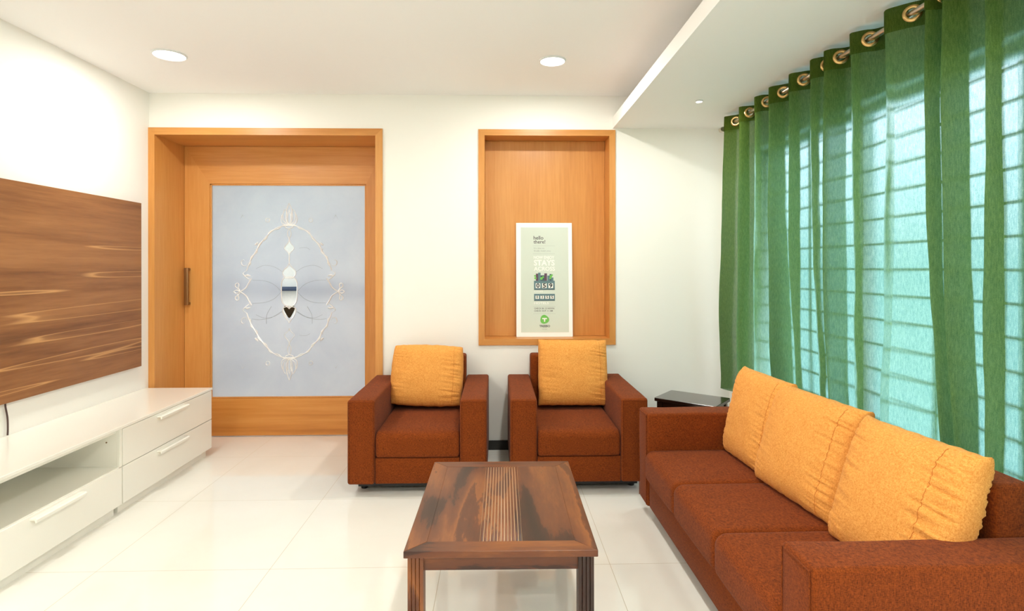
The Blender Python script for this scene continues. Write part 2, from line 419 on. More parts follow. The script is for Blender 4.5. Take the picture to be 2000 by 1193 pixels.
for i in range(1, 9):                      # overlapping leaf slips along the oval
    a, b = side[i-1], side[i]; mx_, mz_ = (a[0]+b[0])/2, (a[1]+b[1])/2
    dx, dz = b[0]-a[0], b[1]-a[1]; L = math.hypot(dx, dz)
    nx_, nz_ = -dz/L, dx/L; s_ = 1 if i % 2 else -1
    stroke([(a[0], a[1]), (mx_+nx_*7*s_, mz_+nz_*7*s_), (b[0]+nx_*3*s_, b[1]+nz_*3*s_)], 4.6, taper=True)
stroke([(256, 128), (278, 112), (262, 92), (238, 74), (226, 82)], 4.5, taper=True)
stroke([(226, 82), (244, 52), (262, 22), (296, 0)], 5)
stroke([(232, 96), (250, 100), (266, 98)], 8, taper=True)
stroke([(248, 176), (262, 158), (282, 162), (288, 182), (276, 194), (268, 186)], 4, taper=True)
stroke([(296, 0), (304, 18), (322, 30), (322, 46), (310, 52), (302, 40), (310, 14)], 4)
stroke([(296, 0), (318, 10), (334, 0)], 4)
stroke([(186, 302), (198, 288), (208, 282)], 9, taper=True)
stroke([(204, 262), (196, 248), (208, 240)], 5, taper=True)
for cx_, cz_ in ((280, 435), (130, 435)):
    if cx_ == 280: stroke([(280, 435+32), (280+17, 435), (280, 435-32), (280-17, 435)], 2.6, True, 1)
    else: stroke([(130+12*math.cos(t_*PI/4), 435+12*math.sin(t_*PI/4)) for t_ in range(8)], 2.8, True, 2)
# palmette finials
stroke([(0, 405), (18, 440), (14, 500), (0, 538)], 3.4)
stroke([(0, 405), (10, 440), (4, 480), (0, 500)], 2.4)
stroke([(4, 405), (32, 430), (38, 470), (22, 500), (12, 470), (8, 430)], 3.2)
stroke([(6, 402), (40, 415), (48, 440), (42, 470)], 3.2)
stroke([(0, 412), (16, 404), (22, 392), (0, 384)], 4)
# central string of beads
stroke([(0, 386), (10, 362), (10, 345), (0, 318)], 3)
stroke([(0, 318), (8, 296), (30, 265), (8, 240), (0, 222)], 3)
stroke([(0, 222), (2, 195), (0, 172)], 2.2, quad='x')
stroke([(0, 172), (14, 150), (36, 128), (38, 104), (20, 84), (0, 80)], 3.4, quad='x')
stroke([(0, 90), (26, 86), (45, 62), (47, 20), (47, -24), (42, -62), (24, -84), (0, -88)], 3.6, quad='x')
stroke([(0, -104), (14, -92), (34, -98), (40, -118), (26, -152), (10, -172), (0, -190)], 3.6, quad='x')
stroke([(0, -235), (10, -242), (0, -252), (-10, -242)], 2.4, True, 1, quad='one')
mesh_obj('etched_ornament', orn, M['cut'], pane)
fine = bmesh.new()
orn = fine
stroke([(48, 0), (90, 42), (150, 66), (222, 70)], 1.5); stroke([(40, 120), (90, 150), (150, 160), (200, 140)], 1.3)
stroke([(46, -120), (110, -158), (180, -170), (225, -165)], 1.6, quad='x'); stroke([(108, -90), (135, -140), (138, -195)], 1.6, quad='x')
stroke([(60, 265), (100, 268), (125, 255)], 1.2, quad='z')
mesh_obj('hairline_etching', orn, plain('grey etched line', (150, 150, 152), .4), pane)
# dark heart shaped bevel under the clear oval
hp = sm([(0, -112), (14, -96), (34, -100), (38, -120), (24, -152), (0, -184), (-24, -152), (-38, -120), (-34, -100), (-14, -96)], 4, True)
bm = bmesh.new(); prism(bm, [(p[0]*S*.86, (p[1]+18)*S*.86-18*S) for p in hp], 'Y', -.0055, -.0032)
mesh_obj('heart_bevel', bm, plain('dark mirrored bevel', (62, 58, 48), .12, .6), pane)
# door pull
bm = bmesh.new(); hx = -2.540-dcx
box(bm, hx-.018, hx+.016, y0-.048, y0-.032, 1.09, 1.395, bev=.003)
box(bm, hx-.008, hx+.012, y0-.04, y0, 1.372, 1.393, bev=.002); box(bm, hx-.008, hx+.012, y0-.04, y0, 1.092, 1.113, bev=.002)
mesh_obj('door_handle', bm, M['bronze'], door)

# things of the hall behind the frosted glass
hall_ledge = mesh_obj('wall_ledge', B(-3.45, -1.6, 7.18, 7.3, 1.105, 1.155, bev=.004), plain('slate blue ledge', (52, 66, 92), .4))
tag(hall_ledge, 'dark blue ledge seen through the clear oval of the door glass', 'ledge')

# ------------------------------------------------------------------ window behind the curtains
win = struct(empty('window_1', (XR+.06, (WY0+WY1)/2, WZ0), label='wide window with horizontal grille bars behind the green curtains'))
wx, wy = XR+.06, (WY0+WY1)/2
def wb(boxes, bev=0):
    bm = bmesh.new()
    for q in boxes: box(bm, q[0]-wx, q[1]-wx, q[2]-wy, q[3]-wy, q[4]-WZ0, q[5]-WZ0, bev=bev)
    return bm
fr = .045
mesh_obj('window_frame', wb([(XR+.07, XR+.12, WY0, WY1, WZ0, WZ0+fr), (XR+.07, XR+.12, WY0, WY1, WZ1-fr, WZ1)] +
    [(XR+.07, XR+.12, y_, y_+fr, WZ0, WZ1) for y_ in (WY0, 1.80, 2.86, WY1-fr)]), M['upvc'], win, smooth=False)
for ya, yb in ((WY0+fr, 1.80), (1.80+fr, 2.86), (2.86+fr, WY1-fr)):
    mesh_obj('glass_pane', wb([(XR+.092, XR+.097, ya, yb, WZ0+fr, WZ1-fr)]), M['pane'], win, smooth=False)
bm = bmesh.new()
k = 0
z = 2.105
while z > WZ0+.05:
    box(bm, XR+.02-wx, XR+.032-wx, WY0-wy, WY1-wy, z-.005-WZ0, z+.005-WZ0); z -= .1195
for y_ in (1.27, 1.95, 2.33, 3.3):
    box(bm, XR+.032-wx, XR+.044-wx, y_-.006-wy, y_+.006-wy, 0, WZ1-WZ0)
mesh_obj('grille', bm, M['grille'], win, smooth=False)

# ------------------------------------------------------------------ ceiling lamps
def lamp(x, y, r, z, watts, label, name='ceiling_light', group=None):
    t = empty(name, (x, y, z), label=label, cat='ceiling lamp', group=group)
    bm = bmesh.new(); n = 40
    prof = [(r*1.12, 0), (r*1.12, -.004), (r*1.02, -.010), (r, -.006), (r, 0)]
    loft(bm, [[(q*math.cos(2*PI*i/n), q*math.sin(2*PI*i/n), z_) for i in range(n)] for q, z_ in prof], caps=False)
    mesh_obj('rim', bm, M['upvc'], t)
    bm = bmesh.new(); cyl(bm, (0, 0), r, -.0055, -.001, 40); mesh_obj('diffuser', bm, M['led'], t)
    ld = bpy.data.lights.new(name+'_glow', 'AREA'); ld.shape = 'DISK'; ld.size = r*2*.9; ld.energy = watts; ld.color = LAMPC
    lo = bpy.data.objects.new('glow', ld); COL.objects.link(lo); lo.parent = t; lo.location = (0, 0, -.012)
    return t
lamp(-2.026, 3.582, .088, H, LAMP*.72, 'round ceiling lamp above the walnut panel and sliding door')
lamp(.356, 3.627, .076, H, LAMP*.72, 'round ceiling lamp above the wall niche')
lamp(1.30, 3.629, .020, HS, 5, 'tiny spotlight in the dropped ceiling beside the curtain', 'spotlight')
for x, y, s_ in ((-2.026, 1.2, 'above the near end of the white cabinets'), (.356, 1.2, 'above the near end of the coffee table'),
                 (-2.026, -1.2, 'in the left rear of the room'), (.356, -1.2, 'in the middle rear of the room')):
    lamp(x, y, .075, H, LAMP*1.2, 'round ceiling lamp '+s_+', out of view', group='ceiling lamps out of view')
tag(lamp(-1.35, 5.7, .08, H, 16, 'warm ceiling lamp in the hall behind the frosted door glass'))

# ------------------------------------------------------------------ walnut wall panel and cord
tag(mesh_obj('wall_panel', B(XL, -2.596, 1.85, 4.232, .680, 1.869, bev=.0012, seg=1), M['walnut'], smooth=False),
    'walnut television panel with pale streaks mounted on the left wall', 'wall panel')
bm = bmesh.new()
tube(bm, sm([(XL+.012, 3.098, .70), (XL+.012, 3.10, .66), (XL+.012, 3.112, .60), (XL+.014, 3.112, .54), (XL+.016, 3.108, .505)], 6), .0042, 8)
tag(mesh_obj('power_cord', bm, M['rubber']), 'thin dark cord hanging from the walnut panel to the white cabinet top', 'cord')

# ------------------------------------------------------------------ white low cabinets
CX0, CX1 = XL+.002, -2.135     # back, front faces
def handle(parent, y0_, y1_, z, fx):
    bm = bmesh.new()
    prism(bm, [(fx, z+.010), (fx+.026, z+.012), (fx+.032, z+.006), (fx+.030, z-.008), (fx+.024, z-.010), (fx+.022, z+.004), (fx, z+.002)], 'Y', y0_, y1_)
    return mesh_obj('handle', bm, M['white_lac'], parent, ang=30)
def front(parent, y0_, y1_, z0, z1, hy0, hy1, hz):
    d = mesh_obj('drawer_front', B(CX1-.018, CX1, y0_, y1_, z0, z1, bev=.0015, seg=1), M['white_lac'], None)
    d.parent = parent
    handle(d, hy0, hy1, hz, CX1)
    return d
def carcass(parent, y0_, y1_, opens):
    t_ = .018; xb = CX0; xf = CX1-.019
    bs = [(xb, xf, y0_, y0_+t_, .05, .481), (xb, xf, y1_-t_, y1_, .05, .481), (xb, xf, y0_+t_, y1_-t_, .05, .05+t_), (xb, xb+.006, y0_+t_, y1_-t_, .05+t_, .481),
          (xb+.006, xf, y0_+t_, y1_-t_, .463, .481), (xb+.006, xf+(.012 if opens else -.02), y0_+t_, y1_-t_, .255, .271)]
    mesh_obj('carcass', BS(bs), M['white_lac'], parent, smooth=False)
    mesh_obj('plinth', B(xb, CX1-.03, y0_+.002, y1_-.028, 0, .049), M['white_lac'], parent, smooth=False)
U1 = empty('drawer_cabinet', (0, 0, 0), label='white low cabinet with two handled drawers nearest the sliding door', cat='cabinet')
carcass(U1, 3.306, 4.321, False)
front(U1, 3.310, 4.320, .268, .479, 3.635, 3.955, .455)
front(U1, 3.310, 4.320, .052, .264, 3.635, 3.955, .238)
U2 = empty('open_cabinet', (0, 0, 0), label='white low cabinet with an open compartment above one drawer, below the walnut panel', cat='cabinet')
carcass(U2, 2.285, 3.302, True)
mesh_obj('divider_edge', B(CX1-.019, CX1, 3.284, 3.303, .268, .481, bev=.001, seg=1), M['white_lac'], U2, smooth=False)
mesh_obj('divider_edge', B(CX1-.019, CX1, 2.286, 2.304, .268, .481, bev=.001, seg=1), M['white_lac'], U2, smooth=False)
bm = bmesh.new(); cyl(bm, (-2.21, .409), .004, 3.281, 3.2845, 12, axis='Y'); mesh_obj('screw_cap', bm, M['bronze'], U2)
front(U2, 2.287, 3.301, .052, .264, 2.66, 2.98, .240)
tag(mesh_obj('cabinet_top', B(CX0, CX1+.004, 2.28, 4.325, .483, .500, bev=.0015, seg=1), M['white_lac'], smooth=False),
    'long white board lying across both low cabinets', 'cabinet top')
# make the two Empties sit at their bases
def recentre(e_, loc):
    e_.location = loc
    for o in [c for c in bpy.data.objects if c.parent == e_]: o.location = o.location - Vector(loc)
recentre(U1, ((CX0+CX1)/2, 3.81, 0)); recentre(U2, ((CX0+CX1)/2, 2.79, 0))

# ------------------------------------------------------------------ upholstered seats
ARM = .166; DEP = .84
def cushion_mesh(x0, x1, y0_, y1_, z0, z1, r=.045, crown=.008):
    """seat cushion: rounded front edge, eased ends, slightly crowned top"""
    cs = []
    prof = []
    for k_ in range(8):
        a = k_/7*PI/2; prof.append((y0_+r-r*math.cos(a), z1-r+r*math.sin(a)))
    for k_ in range(1, 9): prof.append((y0_+r+(y1_-y0_-r-.01)*k_/8, z1))
    prof += [(y1_, z1-.02), (y1_, z0), (y0_+.01, z0), (y0_+.003, z0+.006), (y0_, z0+.02), (y0_, z0+(z1-z0)*.35)]
    cy, cz = (y0_+y1_)/2, (z0+z1)/2
    n = 22; rings = []
    for i in range(n+1):
        u = i/n
        x = x0+(x1-x0)*(.5-.5*math.cos(PI*u))
        d = min(x-x0, x1-x); rr = .018
        ins = rr-math.sqrt(max(0, rr*rr-(rr-min(d, rr))**2))
        ring = []
        for (py, pz) in prof:
            q = (x-x0)/(x1-x0); cr = crown*(1-(2*q-1)**4)
            zz = pz; yy = py
            if pz > z1-.001: zz += cr*math.sin(PI*min(1, max(0, (py-y0_)/(y1_-y0_))))
            yy = cy+(yy-cy)*(1-ins/(y1_-y0_)*2); zz = cz+(zz-cz)*(1-ins/(z1-z0)*2)
            if py < y0_+.02: yy -= cr*.5
            ring.append((x, yy, zz))
        rings.append(ring)
    bm = bmesh.new(); loft(bm, rings); return bm
def seat_unit(name, inner, seats, loc, rz, label, cat, feet_in=.14, DEP=.84, BH=.750):
    t = empty(name, loc, rz, label=label, cat=cat)
    hw = inner/2; br = M['brown']; z0 = .068
    for s in (-1, 1):
        xa, xb = (hw, hw+ARM) if s > 0 else (-hw-ARM, -hw)
        bm = bmesh.new(); box(bm, xa, xb, 0, DEP, z0, .585, bev=.016, seg=4)
        bmesh.ops.subdivide_edges(bm, edges=[e_ for e_ in bm.edges if e_.calc_length() > .2], cuts=5, use_grid_fill=True)
        for v in bm.verts:     # soft padding: faces swell a touch, edges wander by millimetres
            nn = noise.noise(v.co*5)*.004
            v.co.z += nn if v.co.z > .3 else 0; v.co.y -= nn if v.co.y < .2 else 0
        a = mesh_obj('armrest', bm, br, t)
        bm = bmesh.new()
        for xe in (xa+.010, xb-.010):
            tube(bm, [(xe, -.0015, z0+.01), (xe, -.0015, .3), (xe, -.0015, .573)], .0022, 6)
        tube(bm, [(xa+.010, -.0005, .574), (xb-.010, -.0005, .574)], .0022, 6)
        mesh_obj('seam', bm, M['brown'], a)
    mesh_obj('backrest', B(-hw+.001, hw-.001, DEP-.13, DEP, z0, BH, bev=.018, seg=4), br, t)
    mesh_obj('front_panel', B(-hw+.001, hw-.001, .012, DEP-.132, z0, .227, bev=.008, seg=2), br, t)
    w_ = inner/seats
    for i in range(seats):
        a = -hw+w_*i+.0025; mesh_obj('seat_cushion', cushion_mesh(a, a+w_-.005, .004 if seats == 1 else -.012, DEP-.133, .232, .385), br, t)
    mesh_obj('base', B(-hw-ARM+.05, hw+ARM-.05, .075, DEP-.04, .032, z0+.002), M['black'], t, smooth=False)
    for sx in (-1, 1):
        for y_ in (feet_in, DEP-feet_in):
            bm = bmesh.new(); cyl(bm, (sx*(hw+ARM-.075), y_), .020, 0, z0+.002, 20, .027); mesh_obj('leg', bm, M['black'], t)
    return t
CY = 3.505
seat_unit('armchair', .522, 1, (-.490, CY, 0), 0, 'brown fabric armchair beside the sliding door, left of the two armchairs', 'armchair')
seat_unit('armchair', .522, 1, (.508, CY, 0), 0, 'brown fabric armchair below the wall niche, between armchair and sofa', 'armchair')
# sofa: local x -> along -Y world, front faces -X
SR = .010
seat_unit('sofa', 1.461, 3, (.838, 2.408, 0), -PI/2+SR, 'long brown fabric three seat sofa in front of the green curtains', 'sofa', DEP=.79, BH=.738)

# ------------------------------------------------------------------ cushions
def pillow(w_, h_, th, seed, wr=1.0, side=1, puff=.36, ear=(.03, .02)):
    """plump square cushion, local x across, z up, y thickness; front is -y"""
    random.seed(seed); bm = bmesh.new(); N = 96
    def shp(u, v, s):
        e1 = 1-abs(u)**6; e2 = 1-abs(v)**6
        t = th/2*(max(e1, 0)**puff)*(max(e2, 0)**puff)
        t *= .72+.28*(1-u*u)*(1-v*v)
        # outline: rounded, slightly pinched sides
        k_ = 1-ear[0]*(abs(u)*abs(v))**2+ear[1]*(abs(u)*abs(v))**9
        x = u*w_/2*(1-.03*(1-v*v)*abs(u)**3)*k_; z = v*h_/2*(1-.03*(1-u*u)*abs(v)**3)*k_
        # gathers running in from the sewn sides
        ed = max(0, (abs(u)-.30)/.70)**1.3*(1-abs(u)**10)
        ph = noise.noise(Vector((u*1.6+seed, v*9+seed*3, s)))
        rid = noise.noise(Vector((u*1.2+seed*2, v*22+u*3*side, seed+s)))
        f_ = 1.0 if u*side > 0 else .45
        t2 = t+wr*f_*ed*(.011*ph+.015*rid)*(1-abs(v)**6)*(1 if t > .004 else 0)
        t2 += .004*noise.noise(Vector((u*2.3, v*2.3, seed+s*2)))*(1 if t > .01 else 0)
        ed2 = max(0, (abs(v)-.6)/.4)**1.5
        t2 += wr*.006*ed2*noise.noise(Vector((u*16+seed, v*1.5, s*4.)))*(1-abs(u)**6)
        x += .003*noise.noise(Vector((v*4, seed, u)))*abs(u)**3; z += .004*noise.noise(Vector((u*6, seed*2, v)))*abs(v)**3
        return Vector((x, s*max(t2, 0.0008), z))
    vs = {}
    for s in (-1, 1):
        for i in range(N+1):
            for j in range(N+1):
                u = -math.cos(PI*i/N); v = -math.cos(PI*j/N)
                u = .55*u+.45*(2*i/N-1); v = .55*v+.45*(2*j/N-1)
                edge = i in (0, N) or j in (0, N)
                if edge and s == 1: vs[(1, i, j)] = vs[(-1, i, j)]; continue
                p = shp(u, v, s)
                if edge: p.y = 0
                vs[(s, i, j)] = bm.verts.new(p)
        for i in range(N):
            for j in range(N):
                bm.faces.new([vs[(s, a, b)] for a, b in ((i, j), (i+1, j), (i+1, j+1), (i, j+1))])
    return bm, shp
def make_pillow(w_, h_, th, seed, pos, rz, tilt, roll, label, group, side=1, wr=1.0, seam=.74, ear=(.03, .025)):
    bm, shp = pillow(w_, h_, th, seed, wr, side, .36, ear)
    o = mesh_obj('cushion', bm, M['orange'], ang=180)
    bm = bmesh.new()
    us = side*seam
    P = []
    for k_ in range(60):
        v = -.93+1.86*k_/59; p = shp(us, v, -1); P.append((p.x, p.y-.0002, p.z))
    tube(bm, P, .0012, 5)
    mesh_obj('seam', bm, plain('seam thread', (196, 112, 36), .8), o)
    # pos = where the bottom middle edge of the cushion sits
    R_ = Matrix.Rotation(rz, 4, 'Z') @ Matrix.Rotation(-tilt, 4, 'X') @ Matrix.Rotation(roll, 4, 'Y')
    o.matrix_world = Matrix.Translation(Vector(pos)) @ R_ @ Matrix.Translation((0, 0, h_/2))
    tag(o, label, 'cushion', group)
    return o
SZ = .392
make_pillow(.535, .450, .20, 3, (-.510, CY+.555, SZ+.012), math.radians(-2), math.radians(15), math.radians(1.5),
            'orange cushion with softly rounded corners on the left armchair', 'orange cushions on the armchairs', side=1, ear=(.085, 0))
make_pillow(.515, .480, .19, 8, (.545, CY+.555, SZ+.012), math.radians(2), math.radians(13), math.radians(1),
            'orange cushion with square corners on the armchair below the niche', 'orange cushions on the armchairs', side=1, wr=.8, ear=(.035, .012))
# sofa cushions lean on the sofa back (towards +X): local -y -> world -x : rotate -90
G2 = 'orange cushions along the sofa'
make_pillow(.49, .48, .18, 5, (1.285, 2.885, SZ-.010), -PI/2+math.radians(3), math.radians(13), math.radians(0),
            'orange cushion farthest along the sofa, beside the side table', G2, side=1)
make_pillow(.565, .480, .20, 12, (1.285, 2.440, SZ-.012), -PI/2+math.radians(6), math.radians(18), math.radians(0),
            'middle orange cushion on the sofa, overlapping the farthest one', G2, side=1)
make_pillow(.495, .480, .20, 21, (1.292, 1.884, SZ-.012), -PI/2+math.radians(6), math.radians(19), math.radians(0),
            'deeply creased orange cushion nearest the front armrest of the sofa', G2, side=1, wr=1.7, seam=.62)

# ------------------------------------------------------------------ coffee table
ct = empty('coffee_table', (.017, 2.346, 0), -.010, label='reddish brown coffee table with a ribbed strip along its top', cat='coffee table')
hx, hy, tz0, tz1 = .326, .439, .427, .450
bw = .070
def board(pts, mat, name='frame_board'):
    bm = bmesh.new(); prism(bm, pts, 'Z', tz0, tz1)
    bmesh.ops.bevel(bm, geom=bm.edges[:], offset=.0012, segments=1, affect='EDGES')
    return mesh_obj(name, bm, mat, ct, smooth=False)
board([(-hx, -hy), (hx, -hy), (hx-bw, -hy+bw), (-hx+bw, -hy+bw)], M['shee_x'])
board([(-hx, hy), (-hx+bw, hy-bw), (hx-bw, hy-bw), (hx, hy)], M['shee_x'])
board([(-hx, -hy), (-hx+bw, -hy+bw), (-hx+bw, hy-bw), (-hx, hy)], M['shee_y'])
board([(hx, -hy), (hx, hy), (hx-bw, hy-bw), (hx-bw, -hy+bw)], M['shee_y'])
sw = .074
for a, b in ((-hx+bw, -sw), (sw, hx-bw)):
    mesh_obj('top_panel', B(a, b, -hy+bw, hy-bw, tz0+.002, tz1-.0006), M['shee_y'], ct, smooth=False)
# ribbed strip: slats with narrow pale grooves between
ns = 12; pw = 2*sw/ns
bm = bmesh.new()
for i in range(ns):
    a = -sw+i*pw; box(bm, a+.0015, a+pw-.0015, -hy+bw, hy-bw, tz0+.002, tz1-.0004, bev=.0012, seg=2)
rib = mesh_obj('ribbed_strip', bm, M['shee_y'], ct)
bm = bmesh.new()
for i in range(ns+1):
    a = -sw+i*pw; box(bm, a-.0011, a+.0011, -hy+bw+.001, hy-bw-.001, tz0+.004, tz1-.0028)
mesh_obj('groove', bm, M['groove'], rib, smooth=False)
lg = .053; ins = .012
for sx in (-1, 1):
    for sy in (-1, 1):
        cx_, cy_ = sx*(hx-ins-lg/2), sy*(hy-ins-lg/2)
        # fluted square leg: ribs on front and side faces
        pts = []
        n = 4; q = lg/2
        for (ax, ay, bx, by) in ((-q, -q, q, -q), (q, -q, q, q), (q, q, -q, q), (-q, q, -q, -q)):
            nx_, ny_ = (by-ay)/lg, -(bx-ax)/lg
            for k_ in range(n):
                for t_, dp_ in ((0.0, -.0028), (.12, 0), (.88, 0)):
                    u = (k_+t_)/n
                    if k_ == 0 and t_ == 0.0: dp_ = 0; u = .0001
                    pts.append((cx_+ax+(bx-ax)*u+nx_*dp_, cy_+ay+(by-ay)*u+ny_*dp_))
        bm = bmesh.new(); prism(bm, pts, 'Z', 0, tz0); mesh_obj('leg', bm, M['shee_z'], ct, smooth=False)
for (a, b, c, d) in ((-hx+ins+lg, hx-ins-lg, -hy+ins+.012, -hy+ins+.032), (-hx+ins+lg, hx-ins-lg, hy-ins-.032, hy-ins-.012)):
    mesh_obj('apron', B(a, b, c, d, tz0-.052, tz0), M['shee_x'], ct, smooth=False)
for sx in (-1, 1):
    xa = sx*(hx-ins-.022); mesh_obj('apron', B(xa-.010, xa+.010, -hy+ins+lg, hy-ins-lg, tz0-.052, tz0), M['shee_y'], ct, smooth=False)

# ------------------------------------------------------------------ side table behind the sofa
v1 = Vector((.328, -.268)); a_ = math.atan2(v1.y, v1.x)
stc = Vector((1.272, 4.136)) + Vector((.328, -.268))/2 + Vector((-.192, -.241))/2
st = empty('side_table', (stc.x, stc.y, 0), a_, label='dark espresso side table between the sofa and the back wall', cat='side table')
L_, W_ = v1.length/2, .154
pts = []
for (cx_, cy_, s0) in ((L_, -W_, -PI/2), (L_, W_, 0), (-L_, W_, PI/2), (-L_, -W_, PI)):
    r_ = .014; ox_, oy_ = cx_-math.copysign(r_, cx_), cy_-math.copysign(r_, cy_)
    for k_ in range(5): a = s0+PI/2*k_/4; pts.append((ox_+r_*math.cos(a), oy_+r_*math.sin(a)))
bm = bmesh.new(); prism(bm, pts, 'Z', .478, .500); bmesh.ops.bevel(bm, geom=bm.edges[:], offset=.002, segments=1, affect='EDGES'); mesh_obj('tabletop', bm, M['espresso'], st, smooth=False)
mesh_obj('apron', B(-L_+.025, L_-.025, -W_+.018, W_-.018, .39, .478), M['espresso'], st, smooth=False)
mesh_obj('shelf', B(-L_+.03, L_-.03, -W_+.02, W_-.02, .14, .158), M['espresso'], st, smooth=False)
for sx in (-1, 1):
    for sy in (-1, 1):
        x_, y_ = sx*(L_-.035), sy*(W_-.03); mesh_obj('leg', B(x_-.018, x_+.018, y_-.018, y_+.018, 0, .478, bev=.002), M['espresso'], st, smooth=False)

# ------------------------------------------------------------------ curtains on a rod
RX, RZ = 1.64, 2.399
# each fold: (Y of the hollow near the window, Y of the crest towards the room) at the rod, half way down and at the hem; extra depth of the hollow
FOLDS = [
  ((3.975,3.921), (4.040,4.031), (4.090,4.110), 0.00),
  ((3.800,3.679), (3.834,3.737), (3.873,3.792), 0.00),
  ((3.614,3.450), (3.654,3.490), (3.675,3.541), 0.00),
  ((3.368,3.273), (3.355,3.317), (3.264,3.314), 0.03),
  ((3.156,3.042), (3.178,3.070), (3.143,3.018), 0.00),
  ((2.953,2.835), (2.984,2.843), (2.944,2.787), 0.00),
  ((2.781,2.714), (2.792,2.753), (2.775,2.727), 0.03),
  ((2.624,2.507), (2.638,2.505), (2.642,2.507), 0.00),
  ((2.409,2.276), (2.423,2.298), (2.460,2.358), 0.00),
  ((2.137,2.061), (2.153,2.073), (2.091,2.008), 0.00),
  ((2.031,1.981), (2.036,1.998), (2.001,1.958), 0.02),
  ((1.882,1.807), (1.891,1.824), (1.896,1.869), 0.00),
  ((1.734,1.653), (1.746,1.672), (1.756,1.693), 0.00),
  ((1.588,1.514), (1.599,1.535), (1.608,1.554), 0.00),
  ((1.446,1.376), (1.457,1.389), (1.465,1.407), 0.00)]
XI = (1.585, 1.600, 1.622); XO = (1.700, 1.712, 1.722)
ZT, ZH = 2.443, .515
def plan(folds, level, end):
    p = []
    for f_ in folds:
        vy, py = f_[level]; p.append((XO[level]+f_[3], vy)); p.append((XI[level], py))
    p.append((end[0], end[1][level]))
    return p
def q3(a, b, c, t):
    """value through a at 0, b at .5, c at 1"""
    return a*(1-t)*(1-2*t)+b*4*t*(1-t)+c*t*(2*t-1)
def sheet(folds, end, ztop, zbot, rings, off=0.0, seed=0, dense=False):
    K = 14
    L3 = [sm(plan(folds, i, end), K) for i in range(3)]
    n = len(L3[0]); zs = []
    z_ = ztop
    while z_ > zbot: zs.append(z_); z_ -= .006 if z_ > 2.352 else .04
    zs.append(zbot)
    bm = bmesh.new(); rows = []
    for z_ in zs:
        t = (ZT-z_)/(ZT-ZH); row = []
        for i in range(n):
            P = [L3[k_][i] for k_ in range(3)]
            x, y = (q3(P[0][a], P[1][a], P[2][a], t) for a in (0, 1))
            am = .020*t
            x += am*noise.noise(Vector((i*.11+seed, z_*1.7, 0)))+.004*min(1, t*3)*noise.noise(Vector((i*.5, z_*6, seed)))
            y += am*.6*noise.noise(Vector((i*.13, z_*1.3, seed+5)))
            a_, b_ = L3[1][max(i-1, 0)], L3[1][min(i+1, n-1)]
            tx, ty = b_[0]-a_[0], b_[1]-a_[1]; l_ = math.hypot(tx, ty) or 1
            nx_, ny_ = (ty/l_, -tx/l_)
            if nx_ > 0 and False: nx_, ny_ = -nx_, -ny_
            row.append(bm.verts.new((x+nx_*off, y+ny_*off, min(z_, ztop+.0)+(.0035*noise.noise(Vector((i*.25, seed, 0))) if z_ == ztop or z_ == zbot else 0))))
        rows.append(row)
    faces = []
    for a, b in zip(rows, rows[1:]):
        for i in range(n-1):
            f_ = bm.faces.new((a[i], a[i+1], b[i+1], b[i])); faces.append(f_)
    kill = []
    for f_ in faces:                          # cut the eyelet holes
        c = f_.calc_center_median()
        if c.z < 2.36: continue
        for ry in rings:
            if abs(c.y-ry) < .05 and (c-Vector((RX, ry, RZ))).length < .0225: kill.append(f_); break
    bmesh.ops.delete(bm, geom=kill, context='FACES')
    return bm
def ring_pos(folds, end):
    """where the room side of each fold crosses the rod: (y, direction of the cloth)"""
    L = sm(plan(folds, 0, end), 14); out = []
    for i in range(1, len(L)-2):
        if L[i][0] <= RX < L[i+1][0] and L[i+1][1] < L[i][1]+.01:
            t = (RX-L[i][0])/(L[i+1][0]-L[i][0]); a, b = L[i-1], L[i+2]
            out.append((L[i][1]*(1-t)+L[i+1][1]*t, math.atan2(b[1]-a[1], b[0]-a[0])))
    return out
def curtain(folds, end, label, seed):
    RP = ring_pos(folds, end); rings = [r_[0] for r_ in RP]
    ymid = (folds[0][1][1]+end[1][1])/2
    t = empty('curtain', (RX, ymid, ZH), label=label, cat='curtain', group='green eyelet curtains on the rod')
    off = Vector((RX, ymid, ZH))
    def shift(bm): bmesh.ops.translate(bm, vec=-off, verts=bm.verts[:]); return bm
    mesh_obj('cloth', shift(sheet(folds, end, ZT, ZH, rings, 0, seed)), M['curtain'], t, ang=180)
    mesh_obj('heading_band', shift(sheet(folds, end, ZT-.0005, 2.345, rings, .0035, seed)), M['heading'], t, ang=180)
    for ry, an in RP:
        n = 36; bm = bmesh.new()
        prof = [(.0205, -.006), (.0205, .005), (.024, .0075), (.031, .0065), (.034, .002), (.034, -.003), (.030, -.007), (.024, -.008)]
        R = []
        for k_ in range(n+1):
            a = 2*PI*k_/n; R.append([(q*math.cos(a), w_, q*math.sin(a)) for q, w_ in prof])
        vs = [[bm.verts.new(p) for p in r] for r in R[:-1]]; vs.append(vs[0]); m_ = len(prof)
        for a, b in zip(vs, vs[1:]):
            for i in range(m_): bm.faces.new((a[i], a[(i+1) % m_], b[(i+1) % m_], b[i]))
        g = mesh_obj('eyelet', bm, M['brass'], t)
        g.location = (0, ry-ymid, RZ-ZH); g.rotation_euler = (0, 0, an)
    return t
curtain(FOLDS[:6], (1.655, (2.770, 2.80, 2.77)), 'green sheer eyelet curtain hanging farthest, next to the back wall', 1)
curtain(FOLDS[6:], (1.68, (1.30, 1.31, 1.33)), 'green sheer eyelet curtain hanging nearest, behind the sofa cushions', 7)
rod = empty('curtain_rod', (RX, 2.45, RZ), label='steel curtain rod threaded through the eyelets of the green curtains', cat='curtain rod')
bm = bmesh.new(); cyl(bm, (0, 0), .0125, 0, 0.001, 24)
